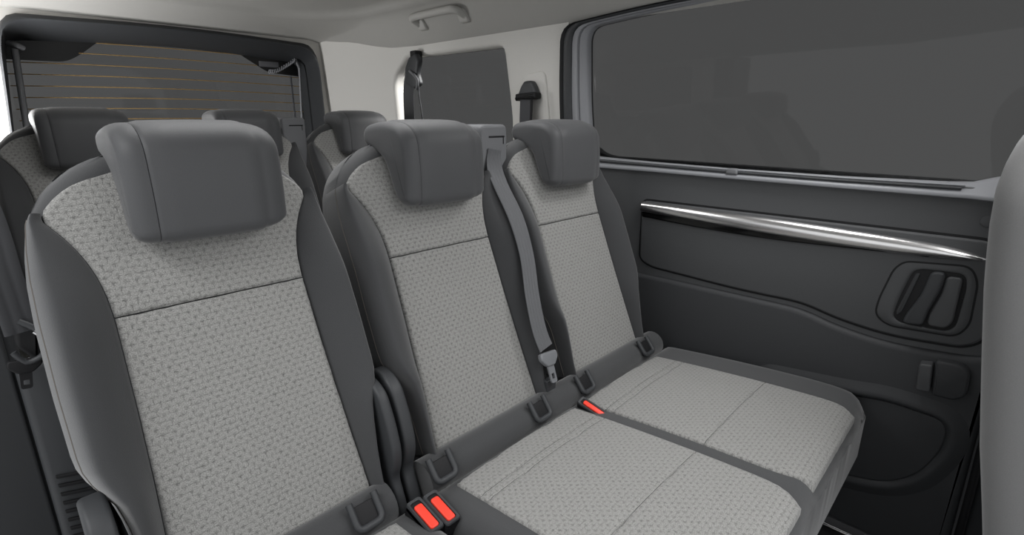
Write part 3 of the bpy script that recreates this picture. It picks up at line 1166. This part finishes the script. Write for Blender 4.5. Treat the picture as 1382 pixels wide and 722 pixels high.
tongue(b, (0.869, 0.716, 0.612), (-0.05, -0.38, -0.9), (1, 0.05, -0.12))
prism('lower_anchor', roundpoly([(-0.014, 0), (0.014, 0), (0.018, 0.05), (-0.018, 0.05)], .004), -0.008, 0.008, 0.003,
      lambda a, c_, h: (0.872 + a, 0.712 - h, 0.502 + c_), M_plastic, b, both=True)

# belt of the last row, hung in front of the quarter window
b = thing('rear_corner_seat_belt', (1.40, 1.95, 1.40), 'dark belt hanging from its guide at the rear edge of the quarter window', 'seat belt')
strap('webbing', [(1.415, 1.975, 1.31), (1.405, 1.972, 1.25), (1.40, 1.968, 1.15), (1.395, 1.96, 0.95)], [(0, 1, 0)] * 4, 0.075, M_beltd, b, ribs=3)
strap('webbing', [(1.408, 1.905, 1.315), (1.40, 1.89, 1.24), (1.395, 1.868, 1.15), (1.39, 1.84, 0.95)], [(0.5, 1, 0)] * 4, 0.03, M_beltd, b, ribs=3)
prism('belt_guide', roundpoly([(1.885, 1.385), (1.905, 1.415), (1.955, 1.40), (1.985, 1.36), (1.995, 1.30), (1.93, 1.27), (1.885, 1.29), (1.90, 1.33)], .012), 0, 0.028, 0.010,
      lambda a, c_, h: (1.428 - h, a, c_), M_plastic, b, both=True)
tube('guide_ring', smooth_path([(1.398, 1.945, 1.345), (1.392, 1.905, 1.325), (1.392, 1.885, 1.305), (1.395, 1.892, 1.285), (1.40, 1.905, 1.27)], 4), 0.006, M_grey, b, n=8)
box('guide_bolt', 1.402, 1.44, 1.905, 1.945, 1.375, 1.425, M_black, b, r=0.006)

# belt of the right middle-row seat on the cream pillar
b = thing('pillar_seat_belt', (1.43, 1.28, 1.25), 'dark belt and hooded guide on the cream pillar behind the right headrest', 'seat belt')
prism('belt_guide', roundpoly([(1.312, 1.258), (1.296, 1.276), (1.262, 1.276), (1.247, 1.256), (1.236, 1.226), (1.252, 1.214), (1.318, 1.214), (1.328, 1.226)], .008), 0, 0.030, 0.010,
      lambda a, c_, h: (1.438 - h, a, c_), M_plastic, b, both=True)
prism('guide_lip', roundpoly([(1.330, 1.234), (1.236, 1.238), (1.234, 1.216), (1.250, 1.214), (1.312, 1.216), (1.330, 1.208)], .006), 0, 0.038, 0.008,
      lambda a, c_, h: (1.438 - h, a, c_), M_black, b, both=True)
strap('webbing', [(1.412, 1.286, 1.225), (1.41, 1.287, 1.15), (1.405, 1.287, 1.00), (1.40, 1.285, 0.85)], [(0, 1, 0)] * 4, 0.055, M_beltd, b, ribs=3)
strap('webbing', [(1.402, 1.252, 1.215), (1.398, 1.250, 1.15), (1.385, 1.248, 1.00), (1.38, 1.245, 0.85)], [(0.6, 1, 0)] * 4, 0.022, M_black, b, ribs=3)

# belt of the nearest seat, parked at the jamb on the left
b = thing('jamb_seat_belt', (0.01, 1.13, 0.80), 'black belt with tongue parked at the dark jamb left of the nearest seat', 'seat belt')
strap('webbing', [(-0.02, 1.17, 1.25), (0.006, 1.14, 1.02), (0.010, 1.125, 0.91), (0.014, 1.12, 0.815)], [(1, .2, 0)] * 4, 0.046, M_beltd, b, ribs=3)
prism('buckle_holder', roundpoly([(0.004, 0.83), (0.040, 0.845), (0.048, 0.775), (0.020, 0.755), (0.000, 0.79)], .008), 0, 0.03, 0.008, lambda a, c_, h: (a, 1.16 - h, c_), M_black, b, both=True)
tube('wire_loop', smooth_path([(0.012, 1.118, 0.835), (0.032, 1.112, 0.815), (0.038, 1.11, 0.79), (0.028, 1.112, 0.77), (0.008, 1.115, 0.765), (-0.004, 1.117, 0.785)], 4), 0.005, M_plastic, b, n=8)
tube('metal_loop', smooth_path([(0.026, 1.108, 0.815), (0.036, 1.104, 0.800), (0.036, 1.104, 0.786), (0.030, 1.106, 0.780)], 4), 0.0026, M_steel, b, n=8)
tongue(b, (0.006, 1.116, 0.765), (-0.12, 0, -1), (1, 0, -0.1), 0.7, M_black)


# ------------------------------------------------------------------ buckles
def buckle(o, s, f, w, l, label, group=None, button_len=0.6):
    """s: across, f: along the top to the front"""
    o, s, f = Vector(o), Vector(s).normalized(), Vector(f).normalized()
    nn = s.cross(f).normalized()
    if nn.z < 0: nn = -nn
    t = thing('belt_buckle', tuple(o - nn * 0.06), label, 'buckle', group)
    def mp(a, c_, h): return tuple(o + s * a + f * c_ + nn * h)
    n_ = 40
    op = resample(roundpoly([(-w / 2, -l / 2), (w / 2, -l / 2), (w / 2, l / 2), (-w / 2, l / 2)], .005, 3), n_)
    ip = match(roundpoly([(-w / 2 + .005, -l / 2 + .006), (w / 2 - .005, -l / 2 + .006), (w / 2 - .005, l / 2 - .006), (-w / 2 + .005, l / 2 - .006)], .004, 3), op, (0, 0))
    prism('body', [tuple(p) for p in op], -0.065, -0.003, 0.001, mp, M_black, t)
    ring_loft('rim', [[mp(p[0], p[1], q) for p in pl] for pl, q in [(op, -0.012), (op, -0.002), (inset(op, 0.0015), 0.0), (ip, -0.001), (ip, -0.006)]], M_plastic, t)
    bl = l * button_len / 2
    c0 = 0.004
    prism('button', roundpoly([(-w / 2 + .007, c0 - bl), (w / 2 - .007, c0 - bl), (w / 2 - .007, c0 + bl), (-w / 2 + .007, c0 + bl)], .005, 4), -0.006, 0.001, 0.002, mp, M_red, t)['label'] = 'red release button'
    return t


FD = (0.0, -1.0, -0.25)
buckle((0.434, 0.625, 0.492), X1, FD, 0.031, 0.074, 'left one of the two red-button buckles side by side in the cushion gap', None, 0.72)
buckle((0.464, 0.617, 0.494), X1, FD, 0.031, 0.074, 'right one of the two red-button buckles side by side in the cushion gap', None, 0.72)
buckle((0.920, 0.618, 0.492), (1, 0, 0.3), (0.05, -1.0, -0.25), 0.026, 0.074, 'single red-button buckle set alone between the two cushion panels of the wide bench', None, 0.78)

# ------------------------------------------------------------------ grab handle on the headliner
g = thing('grab_handle', (1.37, 1.70, 1.53), 'cream grab handle on the headliner above the quarter window', 'handle')
grip = []
for q in [(0, 0), (0.0, 0.35), (0.01, 0.75), (0.06, 0.95), (0.15, 1.0), (0.5, 1.02), (0.85, 1.0), (0.94, 0.95), (0.99, 0.75), (1.0, 0.35), (1.0, 0)]:
    grip.append((1.392 - 0.062 * q[1], 1.835 - 0.275 * q[0], 1.508 + 0.022 * q[1]))
tube('grip', smooth_path(grip, 4), 0.0135, M_handle, g, n=12)
for y in (1.82, 1.57):
    prism('mount', roundpoly([(y - 0.025, 1.490), (y + 0.025, 1.490), (y + 0.020, 1.535), (y - 0.020, 1.535)], .01), 0, 0.022, 0.006,
          lambda a, c_, h: (1.402 - h - (c_ - 1.49) * 0.55, a, c_), M_handle, g, both=True)

# ------------------------------------------------------------------ tailgate struts and the coiled lead
t = thing('tailgate_strut', (0.20, 2.60, 1.40), 'grey gas strut at the left edge of the rear window', 'strut')
tube('cylinder', [(0.214, 2.70, 1.392), (0.200, 2.70, 1.20), (0.188, 2.70, 1.02)], 0.011, M_grey, t)
tube('rod_end', smooth_path([(0.196, 2.715, 1.414), (0.212, 2.70, 1.410), (0.224, 2.69, 1.404), (0.238, 2.70, 1.398)], 3), 0.010, M_grey, t)
t = thing('tailgate_strut', (1.28, 2.70, 1.42), 'thin pale strut rod at the right edge of the rear window', 'strut')
tube('cylinder', [(1.279, 2.72, 1.40), (1.270, 2.72, 1.25), (1.258, 2.72, 1.06)], 0.005, M_frame, t)
tube('rod_end', [(1.266, 2.725, 1.438), (1.279, 2.72, 1.395)], 0.007, M_grey, t)
cpts = []
base = smooth_path([(1.145, 2.765, 1.374), (1.18, 2.755, 1.380), (1.222, 2.74, 1.405), (1.256, 2.72, 1.430)], 60)
for i, p in enumerate(base):
    a = i * 0.42
    cpts.append((p[0] + 0.003 * math.cos(a), p[1] + 0.009 * math.sin(a), p[2] + 0.009 * math.cos(a)))
tag(tube('coiled_lead', cpts, 0.0026, M_frame, None, n=6), 'coiled grey lead at the upper right corner of the rear window', 'cable')
tag(finish('glass_label', *prism_geo(roundpoly([(1.115, 1.398), (1.21, 1.398), (1.21, 1.424), (1.115, 1.424)], .003, 2), 0, 0.004, 0.001,
    lambda a, c_, h: (a, 2.8035 - h, c_)), M_white), 'small grey plate on the black corner of the rear window', 'plate')

# ------------------------------------------------------------------ front passenger seat, seen edge-on at the right
fs = thing('front_seat', (1.18, -0.25, 0.05), 'plain grey front seat back cropped by the right edge of the frame', 'seat')
RE = np.array([(0.36, -0.10), (0.52, -0.070), (0.66, -0.040), (0.80, -0.016), (0.92, 0.004), (1.0, 0.013), (1.05, 0.016), (1.085, 0.013), (1.11, 0.007), (1.135, -0.003), (1.16, -0.020), (1.18, -0.045), (1.19, -0.07)])
rings = []
for z in list(np.linspace(0.36, 1.0, 14)) + list(np.linspace(1.02, 1.19, 16)):
    y = float(np.interp(z, RE[:, 0], RE[:, 1]))
    k = sstep(1.02, 1.20, z)
    x0, x1 = 0.975 + 0.05 * k, 1.415 - 0.05 * k
    yf = y - 0.15 + 0.06 * k
    poly = resample(roundpoly([(x0, yf), (x1, yf), (x1, y), (x0, y)], .055, 8), 64)
    rings.append([(p[0], p[1], z) for p in poly])
V, F = [], []
for rg in rings: V += rg
for k in range(len(rings) - 1):
    for i in range(64):
        F.append((k * 64 + i, k * 64 + (i + 1) % 64, (k + 1) * 64 + (i + 1) % 64, (k + 1) * 64 + i))
F.append(tuple(range(64))); F.append(tuple(range((len(rings) - 1) * 64, len(rings) * 64)))
finish('backrest', V, F, M_fseat, fs, sharp=70)
prism('headrest', roundpoly([(1.07, 1.215), (1.32, 1.215), (1.31, 1.36), (1.08, 1.36)], .04, 6), 0.05, 0.16, 0.03, lambda a, c_, h: (a, -h - 0.01, c_), M_fseat, fs, both=True)
for x in (1.14, 1.25):
    tube('headrest_post', [(x, -0.10, 1.15), (x, -0.105, 1.26)], 0.006, M_steel, fs)
prism('cushion', roundpoly([(0.97, -0.62), (1.42, -0.62), (1.42, -0.12), (0.97, -0.12)], .05, 5), 0.30, 0.46, 0.04, lambda a, c_, h: (a, c_, h), M_fseat, fs, both=True)
prism('base', roundpoly([(1.02, -0.55), (1.38, -0.55), (1.38, -0.14), (1.02, -0.14)], .02, 3), 0.052, 0.31, 0.01, lambda a, c_, h: (a, c_, h), M_plastic, fs, both=True)
